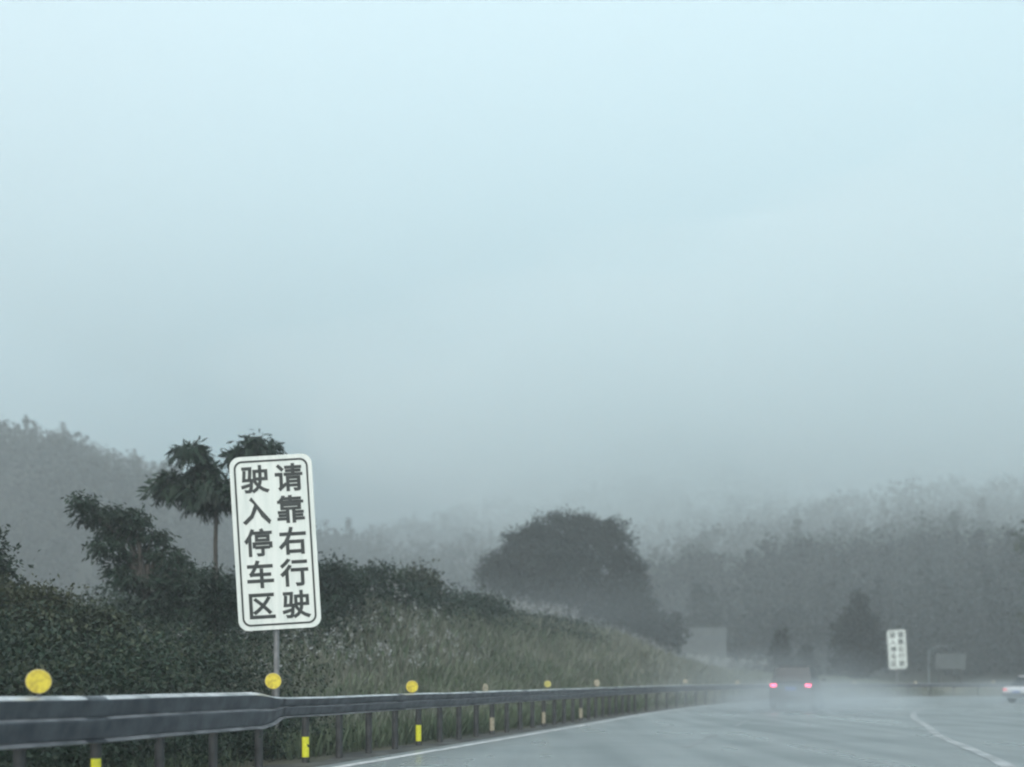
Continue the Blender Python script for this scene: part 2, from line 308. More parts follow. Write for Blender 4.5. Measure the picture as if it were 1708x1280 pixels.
GLYPHS = r'''{"请":[[[494,212],[808,212],[808,130],[494,130],[494,265],[494,342],[808,342],[808,265],[424,400],[424,-79],[494,-79],[494,75],[808,75],[808,5],[804,-8],[790,-12],[747,-13],[677,-11],[691,-43],[699,-76],[788,-75],[843,-64],[872,-40],[880,4],[880,400],[107,772],[189,693],[256,617],[307,670],[239,743],[155,818],[42,526],[42,454],[192,454],[192,88],[175,33],[144,2],[166,-29],[184,-62],[230,-17],[393,110],[379,140],[368,174],[264,96],[264,526],[614,840],[614,762],[382,762],[382,704],[614,704],[614,640],[407,640],[407,585],[614,585],[614,516],[352,516],[352,458],[960,458],[960,516],[688,516],[688,585],[899,585],[899,640],[688,640],[688,704],[929,704],[929,762],[688,762],[688,840]],[[25,29,30],[26,29,25],[26,28,29],[27,28,26],[46,68,45],[46,67,68],[48,46,47],[48,67,46],[48,66,67],[48,65,66],[49,65,48],[50,64,49],[64,65,49],[50,63,64],[52,50,51],[52,63,50],[52,62,63],[52,61,62],[53,61,52],[54,60,53],[60,61,53],[54,59,60],[32,44,31],[32,33,44],[33,43,44],[56,54,55],[56,59,54],[56,58,59],[56,57,58],[34,43,33],[43,41,42],[43,40,41],[43,39,40],[34,39,43],[35,39,34],[36,39,35],[37,39,36],[37,38,39],[9,5,8],[5,24,8],[5,6,24],[6,23,24],[9,4,5],[7,23,6],[9,0,4],[0,7,4],[0,1,7],[1,23,7],[9,3,0],[2,23,1],[9,11,3],[11,2,3],[11,12,2],[12,23,2],[9,10,11],[13,23,12],[14,23,13],[14,22,23],[15,22,14],[18,16,17],[16,22,15],[18,22,16],[18,21,22],[19,21,18],[19,20,21]],[[25,30],[29,30],[25,26],[28,29],[26,27],[27,28],[45,46],[45,68],[67,68],[47,48],[46,47],[66,67],[65,66],[48,49],[49,50],[64,65],[63,64],[51,52],[50,51],[62,63],[61,62],[52,53],[53,54],[60,61],[59,60],[31,32],[31,44],[32,33],[43,44],[55,56],[54,55],[58,59],[56,57],[57,58],[33,34],[42,43],[41,42],[40,41],[39,40],[34,35],[35,36],[36,37],[37,38],[38,39],[8,9],[8,24],[5,6],[23,24],[4,5],[6,7],[4,7],[0,1],[0,3],[1,2],[2,3],[11,12],[9,10],[10,11],[12,13],[13,14],[22,23],[14,15],[17,18],[16,17],[15,16],[21,22],[18,19],[19,20],[20,21]]],"靠":[[[48,70],[48,18],[357,18],[357,-80],[432,-80],[432,360],[357,360],[357,301],[73,301],[73,248],[357,248],[357,186],[96,186],[96,134],[357,134],[357,70],[244,504],[770,504],[770,428],[244,428],[171,555],[171,377],[846,377],[846,555],[463,840],[463,775],[276,775],[300,824],[230,834],[187,757],[118,683],[138,674],[157,661],[67,661],[67,606],[934,606],[934,661],[540,661],[540,722],[860,722],[860,775],[540,775],[540,840],[194,661],[221,691],[244,722],[463,722],[463,661],[571,358],[571,-80],[646,-80],[646,14],[958,14],[958,70],[646,70],[646,135],[908,135],[908,186],[646,186],[646,249],[929,249],[929,302],[646,302],[646,358]],[[21,16,20],[16,23,20],[16,17,23],[17,22,23],[21,19,16],[18,22,17],[21,18,19],[21,22,18],[25,42,24],[25,41,42],[29,27,28],[29,26,27],[29,25,26],[29,41,25],[29,40,41],[29,39,40],[30,45,29],[45,39,29],[30,44,45],[46,39,45],[47,38,46],[38,39,46],[47,37,38],[30,43,44],[31,43,30],[32,43,31],[34,32,33],[34,43,32],[34,47,43],[34,37,47],[34,36,37],[34,35,36],[49,63,48],[49,62,63],[49,59,62],[59,61,62],[59,60,61],[49,58,59],[49,55,58],[55,57,58],[55,56,57],[49,54,55],[49,51,54],[51,53,54],[51,52,53],[49,50,51],[7,5,6],[7,4,5],[9,7,8],[9,10,7],[10,4,7],[11,4,10],[13,11,12],[13,14,11],[14,4,11],[15,4,14],[1,15,0],[1,2,15],[2,4,15],[3,4,2]],[[20,21],[20,23],[16,17],[22,23],[16,19],[17,18],[18,19],[21,22],[24,25],[24,42],[41,42],[28,29],[27,28],[26,27],[25,26],[40,41],[39,40],[29,30],[44,45],[45,46],[46,47],[38,39],[37,38],[43,44],[30,31],[31,32],[33,34],[32,33],[43,47],[36,37],[34,35],[35,36],[48,49],[48,63],[62,63],[61,62],[59,60],[60,61],[58,59],[57,58],[55,56],[56,57],[54,55],[53,54],[51,52],[52,53],[49,50],[50,51],[6,7],[5,6],[4,5],[8,9],[7,8],[9,10],[10,11],[12,13],[11,12],[13,14],[14,15],[0,1],[0,15],[1,2],[2,3],[3,4]]],"右":[[[412,840],[390,747],[361,653],[65,653],[65,580],[334,580],[212,355],[31,177],[58,148],[82,117],[183,203],[268,303],[268,-81],[343,-81],[343,-25],[788,-25],[788,-76],[866,-76],[866,386],[323,386],[373,480],[416,580],[939,580],[939,653],[442,653],[468,739],[490,825],[343,48],[343,313],[788,313],[788,48]],[[1,26,0],[1,25,26],[2,25,1],[2,24,25],[4,2,3],[4,24,2],[4,23,24],[4,22,23],[5,22,4],[6,21,5],[21,22,5],[6,20,21],[6,19,20],[6,18,19],[6,29,18],[29,17,18],[7,11,6],[11,28,6],[28,29,6],[11,27,28],[30,17,29],[7,10,11],[12,27,11],[7,8,10],[8,9,10],[12,14,27],[14,30,27],[14,15,30],[15,17,30],[12,13,14],[16,17,15]],[[0,1],[0,26],[25,26],[1,2],[24,25],[3,4],[2,3],[23,24],[22,23],[4,5],[5,6],[21,22],[20,21],[19,20],[18,19],[17,18],[6,7],[28,29],[27,28],[29,30],[10,11],[11,12],[7,8],[8,9],[9,10],[27,30],[14,15],[12,13],[13,14],[15,16],[16,17]]],"行":[[[391,504],[391,432],[728,432],[728,17],[722,0],[702,-5],[643,-5],[545,-3],[561,-40],[570,-77],[689,-76],[759,-66],[794,-37],[804,16],[804,432],[955,432],[955,504],[435,780],[435,708],[927,708],[927,780],[267,841],[163,725],[35,622],[58,593],[79,562],[218,678],[339,811],[307,626],[179,459],[25,322],[53,291],[78,259],[135,308],[192,364],[192,-83],[266,-83],[266,446],[326,522],[378,600]],[[18,20,17],[18,19,20],[22,27,21],[22,26,27],[23,26,22],[23,24,26],[24,25,26],[29,39,28],[29,38,39],[29,37,38],[30,37,29],[30,34,37],[34,36,37],[30,33,34],[35,36,34],[31,33,30],[31,32,33],[1,16,0],[1,15,16],[2,15,1],[3,14,2],[14,15,2],[3,13,14],[4,13,3],[4,12,13],[5,12,4],[8,6,7],[6,12,5],[8,12,6],[8,11,12],[9,11,8],[9,10,11]],[[17,18],[17,20],[18,19],[19,20],[21,22],[21,27],[26,27],[22,23],[23,24],[24,25],[25,26],[28,29],[28,39],[38,39],[37,38],[29,30],[36,37],[33,34],[34,35],[35,36],[30,31],[31,32],[32,33],[0,1],[0,16],[15,16],[1,2],[2,3],[14,15],[13,14],[3,4],[12,13],[4,5],[7,8],[6,7],[5,6],[11,12],[8,9],[9,10],[10,11]]],"驶":[[[38,142],[54,74],[179,108],[316,146],[308,209],[162,171],[526,617],[655,617],[655,447],[655,413],[526,413],[725,617],[860,617],[860,413],[725,413],[725,446],[523,315],[462,293],[517,202],[584,120],[512,40],[402,-25],[428,-53],[448,-82],[557,-11],[634,73],[764,-18],[915,-81],[937,-48],[962,-18],[804,42],[668,132],[706,238],[722,348],[930,348],[930,682],[725,682],[725,836],[655,836],[655,682],[459,682],[459,348],[652,348],[641,264],[617,182],[565,246],[110,658],[96,478],[77,313],[351,313],[325,82],[296,-5],[281,-15],[260,-17],[219,-16],[156,-12],[169,-44],[175,-77],[240,-79],[290,-77],[326,-70],[353,-49],[393,62],[422,342],[424,362],[424,375],[347,375],[368,571],[385,785],[74,785],[74,719],[311,719],[296,539],[278,375],[149,375],[164,513],[175,654]],[[39,37,38],[39,36,37],[70,68,69],[70,71,68],[71,67,68],[72,67,71],[41,6,40],[6,39,40],[6,36,39],[6,35,36],[6,7,35],[7,11,35],[11,12,35],[12,34,35],[47,76,46],[47,75,76],[41,10,6],[8,11,7],[8,15,11],[13,34,12],[72,66,67],[73,66,72],[47,74,75],[48,74,47],[9,15,8],[9,14,15],[41,9,10],[41,14,9],[41,13,14],[41,34,13],[48,73,74],[48,66,73],[48,65,66],[48,64,65],[48,63,64],[42,34,41],[43,33,42],[33,34,42],[43,32,33],[48,49,63],[49,62,63],[17,45,16],[50,62,49],[18,45,17],[44,32,43],[18,44,45],[44,31,32],[5,3,4],[19,44,18],[19,31,44],[0,3,5],[0,2,3],[1,2,0],[19,30,31],[20,25,19],[25,30,19],[51,62,50],[20,24,25],[26,30,25],[51,61,62],[26,29,30],[21,24,20],[52,61,51],[21,22,24],[22,23,24],[56,54,55],[53,61,52],[56,53,54],[56,61,53],[26,28,29],[27,28,26],[57,61,56],[57,60,61],[57,59,60],[58,59,57]],[[38,39],[37,38],[36,37],[69,70],[68,69],[70,71],[67,68],[71,72],[40,41],[39,40],[35,36],[6,7],[11,12],[34,35],[46,47],[46,76],[75,76],[6,10],[7,8],[11,15],[12,13],[66,67],[72,73],[74,75],[47,48],[8,9],[14,15],[9,10],[13,14],[73,74],[65,66],[64,65],[63,64],[41,42],[42,43],[33,34],[32,33],[48,49],[62,63],[16,17],[16,45],[49,50],[17,18],[43,44],[44,45],[31,32],[4,5],[3,4],[18,19],[0,5],[2,3],[0,1],[1,2],[30,31],[19,20],[50,51],[24,25],[25,26],[61,62],[29,30],[20,21],[51,52],[21,22],[22,23],[23,24],[55,56],[54,55],[52,53],[53,54],[28,29],[26,27],[27,28],[56,57],[60,61],[59,60],[57,58],[58,59]]],"入":[[[295,755],[384,679],[456,591],[309,226],[41,-13],[78,-43],[110,-73],[361,155],[517,491],[677,183],[927,-70],[942,-26],[964,15],[648,406],[341,819]],[[0,1,14],[1,13,14],[2,13,1],[3,8,2],[8,13,2],[3,7,8],[9,13,8],[9,12,13],[4,7,3],[10,11,9],[11,12,9],[4,5,7],[5,6,7]],[[0,14],[0,1],[13,14],[1,2],[2,3],[7,8],[8,9],[12,13],[3,4],[9,10],[10,11],[11,12],[4,5],[5,6],[6,7]]],"停":[[[309,377],[309,214],[375,214],[375,315],[883,315],[883,214],[951,214],[951,377],[564,825],[585,789],[603,750],[325,750],[325,686],[951,686],[951,750],[684,750],[661,798],[632,845],[398,240],[398,179],[594,179],[594,5],[590,-8],[574,-12],[525,-12],[443,-11],[457,-43],[467,-76],[565,-75],[629,-67],[661,-43],[669,3],[669,179],[860,179],[860,240],[263,838],[163,619],[32,439],[55,402],[74,365],[117,417],[159,475],[159,-79],[228,-79],[228,588],[284,701],[332,817],[467,578],[795,578],[795,494],[467,494],[398,632],[398,440],[867,440],[867,632]],[[52,47,51],[47,54,51],[47,48,54],[48,53,54],[52,50,47],[49,53,48],[52,49,50],[52,53,49],[8,16,17],[36,46,35],[9,16,8],[36,45,46],[9,15,16],[10,15,9],[12,10,11],[12,15,10],[12,14,15],[12,13,14],[36,44,45],[37,44,36],[37,41,44],[41,43,44],[37,40,41],[42,43,41],[38,40,37],[38,39,40],[1,3,0],[3,7,0],[3,4,7],[4,6,7],[1,2,3],[5,6,4],[19,34,18],[19,33,34],[20,33,19],[21,32,20],[32,33,20],[21,31,32],[22,31,21],[22,30,31],[23,30,22],[26,24,25],[26,23,24],[26,30,23],[26,29,30],[27,29,26],[27,28,29]],[[51,52],[51,54],[47,48],[53,54],[47,50],[48,49],[49,50],[52,53],[8,17],[16,17],[35,36],[35,46],[8,9],[45,46],[15,16],[9,10],[11,12],[10,11],[14,15],[12,13],[13,14],[44,45],[36,37],[43,44],[40,41],[41,42],[42,43],[37,38],[38,39],[39,40],[0,1],[0,7],[3,4],[6,7],[1,2],[2,3],[4,5],[5,6],[18,19],[18,34],[33,34],[19,20],[20,21],[32,33],[31,32],[21,22],[30,31],[22,23],[25,26],[24,25],[23,24],[29,30],[26,27],[27,28],[28,29]]],"车":[[[168,321],[203,332],[276,336],[507,336],[507,184],[61,184],[61,110],[507,110],[507,-80],[586,-80],[586,110],[942,110],[942,184],[586,184],[586,336],[858,336],[858,407],[586,407],[586,560],[507,560],[507,407],[250,407],[314,509],[376,622],[924,622],[924,695],[412,695],[441,758],[468,822],[383,845],[355,769],[323,695],[77,695],[77,622],[289,622],[242,533],[210,478],[173,424],[140,398],[156,358]],[[30,28,29],[30,27,28],[31,27,30],[31,26,27],[33,31,32],[33,26,31],[33,25,26],[33,24,25],[34,24,33],[35,23,34],[23,24,34],[35,22,23],[20,18,19],[20,17,18],[36,22,35],[36,21,22],[37,21,36],[38,21,37],[38,20,21],[38,17,20],[38,16,17],[38,15,16],[39,15,38],[0,1,39],[1,2,39],[2,15,39],[3,15,2],[4,14,3],[14,15,3],[4,13,14],[6,4,5],[6,13,4],[6,12,13],[6,11,12],[7,11,6],[8,10,7],[10,11,7],[8,9,10]],[[29,30],[28,29],[27,28],[30,31],[26,27],[32,33],[31,32],[25,26],[24,25],[33,34],[34,35],[23,24],[22,23],[19,20],[18,19],[17,18],[35,36],[21,22],[36,37],[37,38],[20,21],[16,17],[15,16],[38,39],[0,39],[0,1],[1,2],[2,3],[3,4],[14,15],[13,14],[5,6],[4,5],[12,13],[11,12],[6,7],[7,8],[10,11],[8,9],[9,10]]],"区":[[[927,786],[97,786],[97,-50],[952,-50],[952,22],[171,22],[171,713],[927,713],[259,585],[381,482],[505,369],[370,249],[226,149],[258,121],[286,92],[425,196],[558,319],[679,198],[772,92],[833,147],[734,253],[609,374],[712,501],[802,637],[731,665],[650,540],[555,422],[432,530],[313,629]],[[2,6,1],[6,0,1],[6,7,0],[2,5,6],[25,23,24],[25,22,23],[8,27,28],[9,27,8],[26,22,25],[9,26,27],[26,21,22],[10,26,9],[10,21,26],[10,20,21],[11,16,10],[16,20,10],[11,15,16],[17,20,16],[17,19,20],[12,15,11],[18,19,17],[12,13,15],[13,14,15],[2,4,5],[2,3,4]],[[1,2],[0,1],[6,7],[0,7],[5,6],[24,25],[23,24],[22,23],[8,28],[27,28],[8,9],[25,26],[26,27],[21,22],[9,10],[20,21],[10,11],[15,16],[16,17],[19,20],[11,12],[17,18],[18,19],[12,13],[13,14],[14,15],[4,5],[2,3],[3,4]]]}'''   # outlines of the sign's characters, millimetres of a 1 m em

# ------------------------------------------------------------------ ground, hills, road
def axis(lo, hi, near_lo, near_hi, fine, coarse):
    a = [near_lo]; st = fine
    out = list(np.arange(near_lo, near_hi, fine)); x = near_hi; s = fine
    while x < hi: out.append(x); s = min(s*1.12, coarse); x += s
    out.append(hi); x = near_lo; s = fine; left = []
    while x > lo: s = min(s*1.12, coarse); x -= s; left.append(max(x, lo))
    return np.array(left[::-1]+out)
gx = axis(-900, 1100, -45, 70, 0.7, 14); gy = axis(-70, 1300, -10, 115, 0.7, 14)
def grid_obj(name, gx, gy, mat):
    X, Y = np.meshgrid(gx, gy); Z = terrain(X, Y)
    nx, ny = len(gx), len(gy)
    V = np.stack([X, Y, Z], -1).reshape(-1, 3)
    i = np.arange(ny-1)[:, None]*nx+np.arange(nx-1)[None]
    Fq = np.stack([i, i+1, i+nx+1, i+nx], -1).reshape(-1, 4)
    me = bpy.data.meshes.new(name); me.vertices.add(len(V)); me.vertices.foreach_set('co', V.astype(np.float32).ravel())
    me.loops.add(Fq.size); me.loops.foreach_set('vertex_index', Fq.astype(np.int32).ravel())
    me.polygons.add(len(Fq)); me.polygons.foreach_set('loop_start', np.arange(0, Fq.size, 4, dtype=np.int32))
    me.polygons.foreach_set('use_smooth', np.ones(len(Fq), bool)); me.update(calc_edges=True); me.materials.append(mat)
    o = bpy.data.objects.new(name, me); COL.objects.link(o); return o
ysplit = int(np.searchsorted(gy, 118))
tag(grid_obj('ground', gx, gy[:ysplit+1], M['ground']), kind='structure', label='rough grassy ground and embankment beside the road')
tag(grid_obj('hills', gx, gy[ysplit:], M['hill_ground']), kind='structure', label='wooded hills climbing into the fog behind the road')

def ribbon(name, o1, o2, z, mat, D1, D2, step=1.0, n=1, **kw):
    Ds = np.arange(D1, D2+1e-6, step); V = []; Fc = []
    offs = np.linspace(o1, o2, n+1)
    for D in Ds:
        for of in offs:
            p, t, nn = path_at(D, of); V.append((p[0], p[1], z))
    k = n+1
    for i in range(len(Ds)-1):
        for j in range(n):
            Fc.append((i*k+j, i*k+j+1, (i+1)*k+j+1, (i+1)*k+j))
    o = mesh_obj(name, V, Fc, mat); tag(o, **kw); return o
DMAX = EARC[-1]-D0-1
ribbon('verge', -2.6, -0.35, -0.012, M['soil'], -50, DMAX, n=2, kind='structure', label='dark muddy verge under the guardrail')
ribbon('road', -0.36, 24, 0.0, M['road'], -50, DMAX, n=12, kind='structure', label='wet grey asphalt road curving to the right')
ribbon('edge_line', -0.1, 0.08, 0.005, M['paint_line'], -50, DMAX, kind='structure', label='solid white line along the left road edge')
# worn lane dashes and the solid line of the exit lane
V = []; Fc = []
for D in np.arange(-30, 110, 10.0):
    ds = np.arange(D, D+5.01, .5)
    for i, q in enumerate(ds):
        for of in (3.95, 4.1):
            p, t, nn = path_at(q, of); V.append((p[0], p[1], .005))
        if i: b = len(V)-4; Fc.append((b, b+1, b+3, b+2))
tag(mesh_obj('lane_dashes', V, Fc, M['paint_faint']), kind='structure', label='worn white dashes of the lane line')
LL = catmull([(-4.9, -18), (-.9, -6), (2.4, 2.5), (5.4, 10.5), (7.3, 16.5), (8.35, 20.3), (9.5, 24.5), (11.0, 29), (13.2, 36), (16.0, 43.5), (19.4, 51), (25, 59.5), (33, 66.5), (44, 71), (60, 73)], 8)
LT = tangents(LL); V = []; Fc = []
for i, (p, t) in enumerate(zip(LL, LT)):
    n_ = np.array([t[1], -t[0]])
    for s in (-.11, .11): V.append((*(p+n_*s), .0055))
    if i: b = len(V)-4; Fc.append((b, b+1, b+3, b+2))
tag(mesh_obj('lane_line', V, Fc, M['paint_worn']), kind='structure', label='white line between the through lane and the exit lane')

# ------------------------------------------------------------------ guardrails
WP = [(-.035, 0), (.03, -.04), (.055, -.08), (.058, -.11), (.012, -.42), (.005, -.44), (.055, -.495), (.058, -.53), (.014, -.88), (.0, -.905), (.052, -.96), (.052, -.985), (.03, -1)]
def beam(name, stations, parent):
    """stations: (D, offset, top z, height)"""
    V = []; Fc = []; k = len(WP)
    for back in (0, 1):
        for (D, of, top, h) in stations:
            p, t, n_ = path_at(D, of)
            for (dx, dz) in WP:
                q = p+n_*(dx-0.004*back); V.append((q[0], q[1], top+dz*h))
    m = len(stations)
    for back in (0, 1):
        for i in range(m-1):
            for j in range(k-1):
                a = back*m*k+i*k+j; f = (a, a+1, a+k+1, a+k)
                Fc.append(f if not back else f[::-1])
    for i in range(m-1):
        for j in (0, k-1):
            a = i*k+j; b = m*k+a; Fc.append((a, a+k, b+k, b))
    o = mesh_obj(name, V, Fc, M['steel'], parent, smooth=False)
    o.data.materials.append(M['worn_edge']); o.data.materials.append(M['worn_edge_dark'])   # sky highlight painted onto the beam's top lip and lower ledges
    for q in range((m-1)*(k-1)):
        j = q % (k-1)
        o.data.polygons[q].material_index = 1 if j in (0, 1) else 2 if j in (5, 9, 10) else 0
    return o
def splices(Dl, top, h, of, parent):
    for D in Dl:
        p, t, n_ = path_at(D, of); V = []; Fc = []; k = len(WP)
        for dd in (0, .32):
            p, t, n_ = path_at(D+dd, of)
            for (dx, dz) in WP:
                q = p+n_*(dx+.005); V.append((q[0], q[1], top(D+dd)+dz*h+.001))
        for j in range(k-1): Fc.append((j, j+1, j+k+1, j+k))
        s_ = mesh_obj('splice', V, Fc, M['steel'], parent)
def wob(D): return 0.004*math.sin(D*1.1)+0.003*math.sin(D*2.3+1)
RO = -0.78
p0 = path_at(10, RO)[0]
g1 = empty('guardrail', (0, 0, 0), 'near grey steel guardrail with a deep beam, ending below the large white sign', 'guardrail')
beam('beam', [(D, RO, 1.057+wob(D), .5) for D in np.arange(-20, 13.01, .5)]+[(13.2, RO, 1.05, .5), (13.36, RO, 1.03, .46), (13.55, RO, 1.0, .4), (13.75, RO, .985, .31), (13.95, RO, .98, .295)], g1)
splices(np.arange(-18.4, 12, 4.0), lambda D: 1.057+wob(D), .5, RO, g1)
g2 = empty('guardrail', (0, 0, 0), 'long grey steel guardrail with a shallow two-ridge beam, following the road edge round the curve', 'guardrail')
st = [(D, RO+.012, .975+wob(D)*.8+np.interp(D, [14, 60, 80], [0, .06, .06]), .29) for D in np.concatenate([np.arange(13.8, 60, .8), np.arange(60, DMAX-10, 1.5)])]
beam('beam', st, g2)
splices(np.arange(17.9, 46, 4.0), lambda D: .975+wob(D)*.8+float(np.interp(D, [14, 60, 80], [0, .06, .06])), .29, RO+.012, g2)
post_me = None
def post(D, parent, top, tape):
    global post_me
    p, t, n_ = path_at(D, RO-.17)
    if post_me is None:
        bm = bmesh.new(); add_tube(bm, [(0, 0, -.1), (0, 0, 1)], .057, 14)
        add_box(bm, (.12, 0, .86), (.12, .12, .16)); add_box(bm, (0, 0, 1.005), (.15, .15, .012))
        o = bm_obj('post', bm, M['steel_post'], parent); post_me = o.data
    else:
        o = bpy.data.objects.new('post', post_me); COL.objects.link(o); o.parent = parent
    o.location = (p[0], p[1], 0); o.rotation_euler = (0, 0, math.atan2(n_[1], n_[0])); o.scale = (1, 1, top-.07)
    if tape:
        bm = bmesh.new(); ang = math.atan2(-p[1], -p[0])-math.atan2(n_[1], n_[0])
        V = []; Fc = []
        for z in (.07/o.scale[2], .375/o.scale[2]):
            for k in range(9):
                a = ang+(k-4)*R(15); V.append((.06*math.cos(a), .06*math.sin(a), z))
        for k in range(8): Fc.append((k, k+1, k+10, k+9))
        c = mesh_obj('reflective_tape', V, Fc, M['yellow_tape'] if D < 22 else M['faded'], o)
        c['label'] = 'bright yellow tape' if D < 22 else 'dull, dirty tape'
    return o
k = 0
for D in np.arange(-10, 13.3, 1.15): post(14.62-1.15*(k+1), g1, 1.0, (k % 4) == 3); k += 1
Ds = list(14.85+1.15*np.arange(0, 24))+list(14.85+1.15*24+2.3*np.arange(0, 42))
for i, D in enumerate(Ds):
    if D < DMAX-12: post(D, g2, .95, i % 4 == 0 and i < 20)
disc_me = None
def reflector(D, parent, z, mat, tilt=0, r=.115, az=0):
    p, t, n_ = path_at(D, RO-.02)
    bm = bmesh.new()
    a = bmesh.ops.create_cone(bm, cap_ends=True, segments=28, radius1=r, radius2=r, depth=.02)
    o = bm_obj('reflector', bm, mat, parent, bevel=.004)
    o.location = (p[0], p[1], z)
    o.rotation_euler = (R(90), R(tilt), math.atan2(p[0], -p[1])*1.0+R(az)+math.pi)
    bm = bmesh.new()
    for k in range(28):
        a0, a1 = 2*math.pi*k/28, 2*math.pi*(k+1)/28
        add_tube(bm, [(math.cos(a0)*r, math.sin(a0)*r, 0), (math.cos(a1)*r, math.sin(a1)*r, 0)], .007, 6, False)
    bm_obj('rim', bm, M['faded'], o)
    bm = bmesh.new(); add_box(bm, (0, -r-.03, 0), (.035, .14, .012)); bm_obj('bracket', bm, M['steel_post'], o)
    return o
reflector(8.96, g1, 1.20, M['yellow']); reflector(4.3, g1, 1.2, M['yellow']); reflector(13.6, g1, 1.205, M['yellow'], r=.108)
for D, z, mt, ti, r, az in [(18.75, 1.105, 'yellow', 0, .108, 0), (23.1, 1.05, 'faded', 35, .10, 55), (28.5, 1.13, 'yellow_dull', 0, .09, 0), (35, 1.15, 'faded', 20, .11, 35),
                     (53, 1.2, 'faded', 0, .10, 0)]:
    o = reflector(D, g2, z, M[mt], ti, r, az)
    if mt == 'faded': o['label'] = 'faded, dirty round reflector'
for i, D in enumerate(np.arange(66, DMAX-12, 7.5)): reflector(D, g2, 1.14, M['faded'], 0, .11, 0)

# ------------------------------------------------------------------ signs with writing
GL = json.loads(GLYPHS)
def rrect(w, h, r, n=8):
    P = []
    for cx, cz, a0 in ((w/2-r, h/2-r, 0), (-w/2+r, h/2-r, 90), (-w/2+r, -h/2+r, 180), (w/2-r, -h/2+r, 270)):
        for k in range(n+1):
            a = R(a0+90*k/n); P.append((cx+r*math.cos(a), cz+r*math.sin(a)))
    return P
def make_sign(name, label, base, Hc, tilt, scale=1.0, group=None, bold=0.0):
    """base on the ground, panel centre Hc above it; faces -Y"""
    W, H = 1.30*scale, 2.74*scale
    s = empty(name, base, label, 'road sign', group)
    bm = bmesh.new(); add_tube(bm, [(0, .09, -.3), (0, .09, Hc-base[2]+.9*scale)], .045*scale, 14)
    add_tube(bm, [(0, .09, Hc-base[2]+.9*scale), (0, .09, Hc-base[2]+.93*scale)], [.045*scale, .02], 14)
    bm_obj('post', bm, M['sign_pole'], s, smooth=False)
    pr = bpy.data.objects.new
    P = rrect(W, H, .16*scale); n = len(P)
    V = [(x, -.012, z) for x, z in P]+[(x, .012, z) for x, z in P]
    Fc = [tuple(range(n))[::-1], tuple(range(n, 2*n))]+[(i, (i+1) % n, n+(i+1) % n, n+i) for i in range(n)]
    panel = mesh_obj('panel', V, Fc, M['sign_white'], s)
    panel.location = (0, 0, Hc-base[2]); panel.rotation_euler = (0, R(tilt), 0)
    bm = bmesh.new()
    for z in (-.75*scale, 0, .75*scale): add_box(bm, (0, .035, z), (W*.8, .04, .05))
    bm_obj('bracket', bm, M['panel_back'], panel)
    A = rrect(W-.13*scale, H-.13*scale, .13*scale); B = rrect(W-.192*scale, H-.192*scale, .105*scale)
    y = -.015
    V = [(x, y, z) for x, z in A]+[(x, y, z) for x, z in B]
    mesh_obj('border', V, [(i, n+i, n+(i+1) % n, (i+1) % n) for i in range(n)], M['sign_ink'], panel)
    cs = .452*scale
    rows = [1.02, .515, .01, -.495, -1.00]
    for cx, txt in ((.275, '请靠右行驶'), (-.262, '驶入停车区')):
        for ch, rz in zip(txt, rows):
            vs_, fs, ed = GL[ch]
            a = np.array(vs_, float)/1000
            ww = a[:, 0].max()-a[:, 0].min(); hh = a[:, 1].max()-a[:, 1].min()
            c0 = (a.max(0)+a.min(0))/2
            a = (a-c0)*np.array([1.0*cs, 1.0*cs])
            V = [(cx*scale+x, y, rz*scale*.99+z) for x, z in a]
            fs = list(fs)
            for i, j in ed:                          # strokes thickened to the weight of the sign's lettering
                p, q = np.array(V[i])[[0, 2]], np.array(V[j])[[0, 2]]; t = (q-p); ln = np.linalg.norm(t)
                if ln < 1e-5: continue
                t = t/ln*.0115*scale; n_ = np.array([t[1], -t[0]]); m0 = len(V)
                for z_ in (p-t+n_, q+t+n_, q+t-n_, p-t-n_): V.append((z_[0], y-.0006-.00001*(m0 % 37), z_[1]))
                fs.append((m0, m0+1, m0+2, m0+3))
            mesh_obj('character', V, fs, M['sign_ink'], panel)
    return s
c = px(455.5, 905, 17.3)
make_sign('road_sign', 'large tilted white sign with two columns of dark characters, in front of the thin-trunked tree', (c.x+.035, 17.3, 0.2), c.z, -3.4)
c = px(1494.5, 1083.5, 94)
make_sign('road_sign', 'small distant white sign with dark characters, beside the dark cone-shaped tree', (c.x+.1, 94, 0), c.z, -3.4, 1.22)

# grey highway board, low tan wall, small board, arm lamp, tiny white markers
def board(name, label, cat, x1, x2, y1, y2, Y, band=True, posts=2, z0=0, mat='board_grey'):
    a = px(x1, y2, Y); b = px(x2, y1, Y); w = b.x-a.x; h = b.z-a.z
    e = empty(name, ((a.x+b.x)/2, Y, z0), label, cat)
    bm = bmesh.new(); add_box(bm, (0, 0, (a.z+b.z)/2-z0), (w, .12, h)); bm_obj('panel', bm, M[mat], e, bevel=.03)
    if band:
        bm = bmesh.new(); add_box(bm, (0, -.07, a.z-z0+h*.74), (w*.98, .03, h*.06)); bm_obj('band', bm, M['board_band'], e)
    for i in range(posts):
        xx = (-.36+.72*i/(max(posts-1, 1)))*w if posts > 1 else 0
        bm = bmesh.new(); add_tube(bm, [(xx, .14, -.8), (xx, .14, b.z-z0-.2)], .11, 10); bm_obj('post', bm, M['steel_post'], e)
    return e
board('sign_board', 'large pale grey board with a thin dark band, left of the dark car', 'board', 1138, 1212, 1047, 1113, 142, mat='board_dim')
board('sign_board', 'small pale grey board beside the arched lamp post, right of the distant white sign', 'board', 1560, 1611, 1091, 1117, 104, mat='board_dim')
e = empty('wall', (px(1181, 0, 140).x, 140, 0), 'low tan wall under the large grey board', 'wall')
a = px(1150, 1137, 140); b = px(1213, 1117, 140)
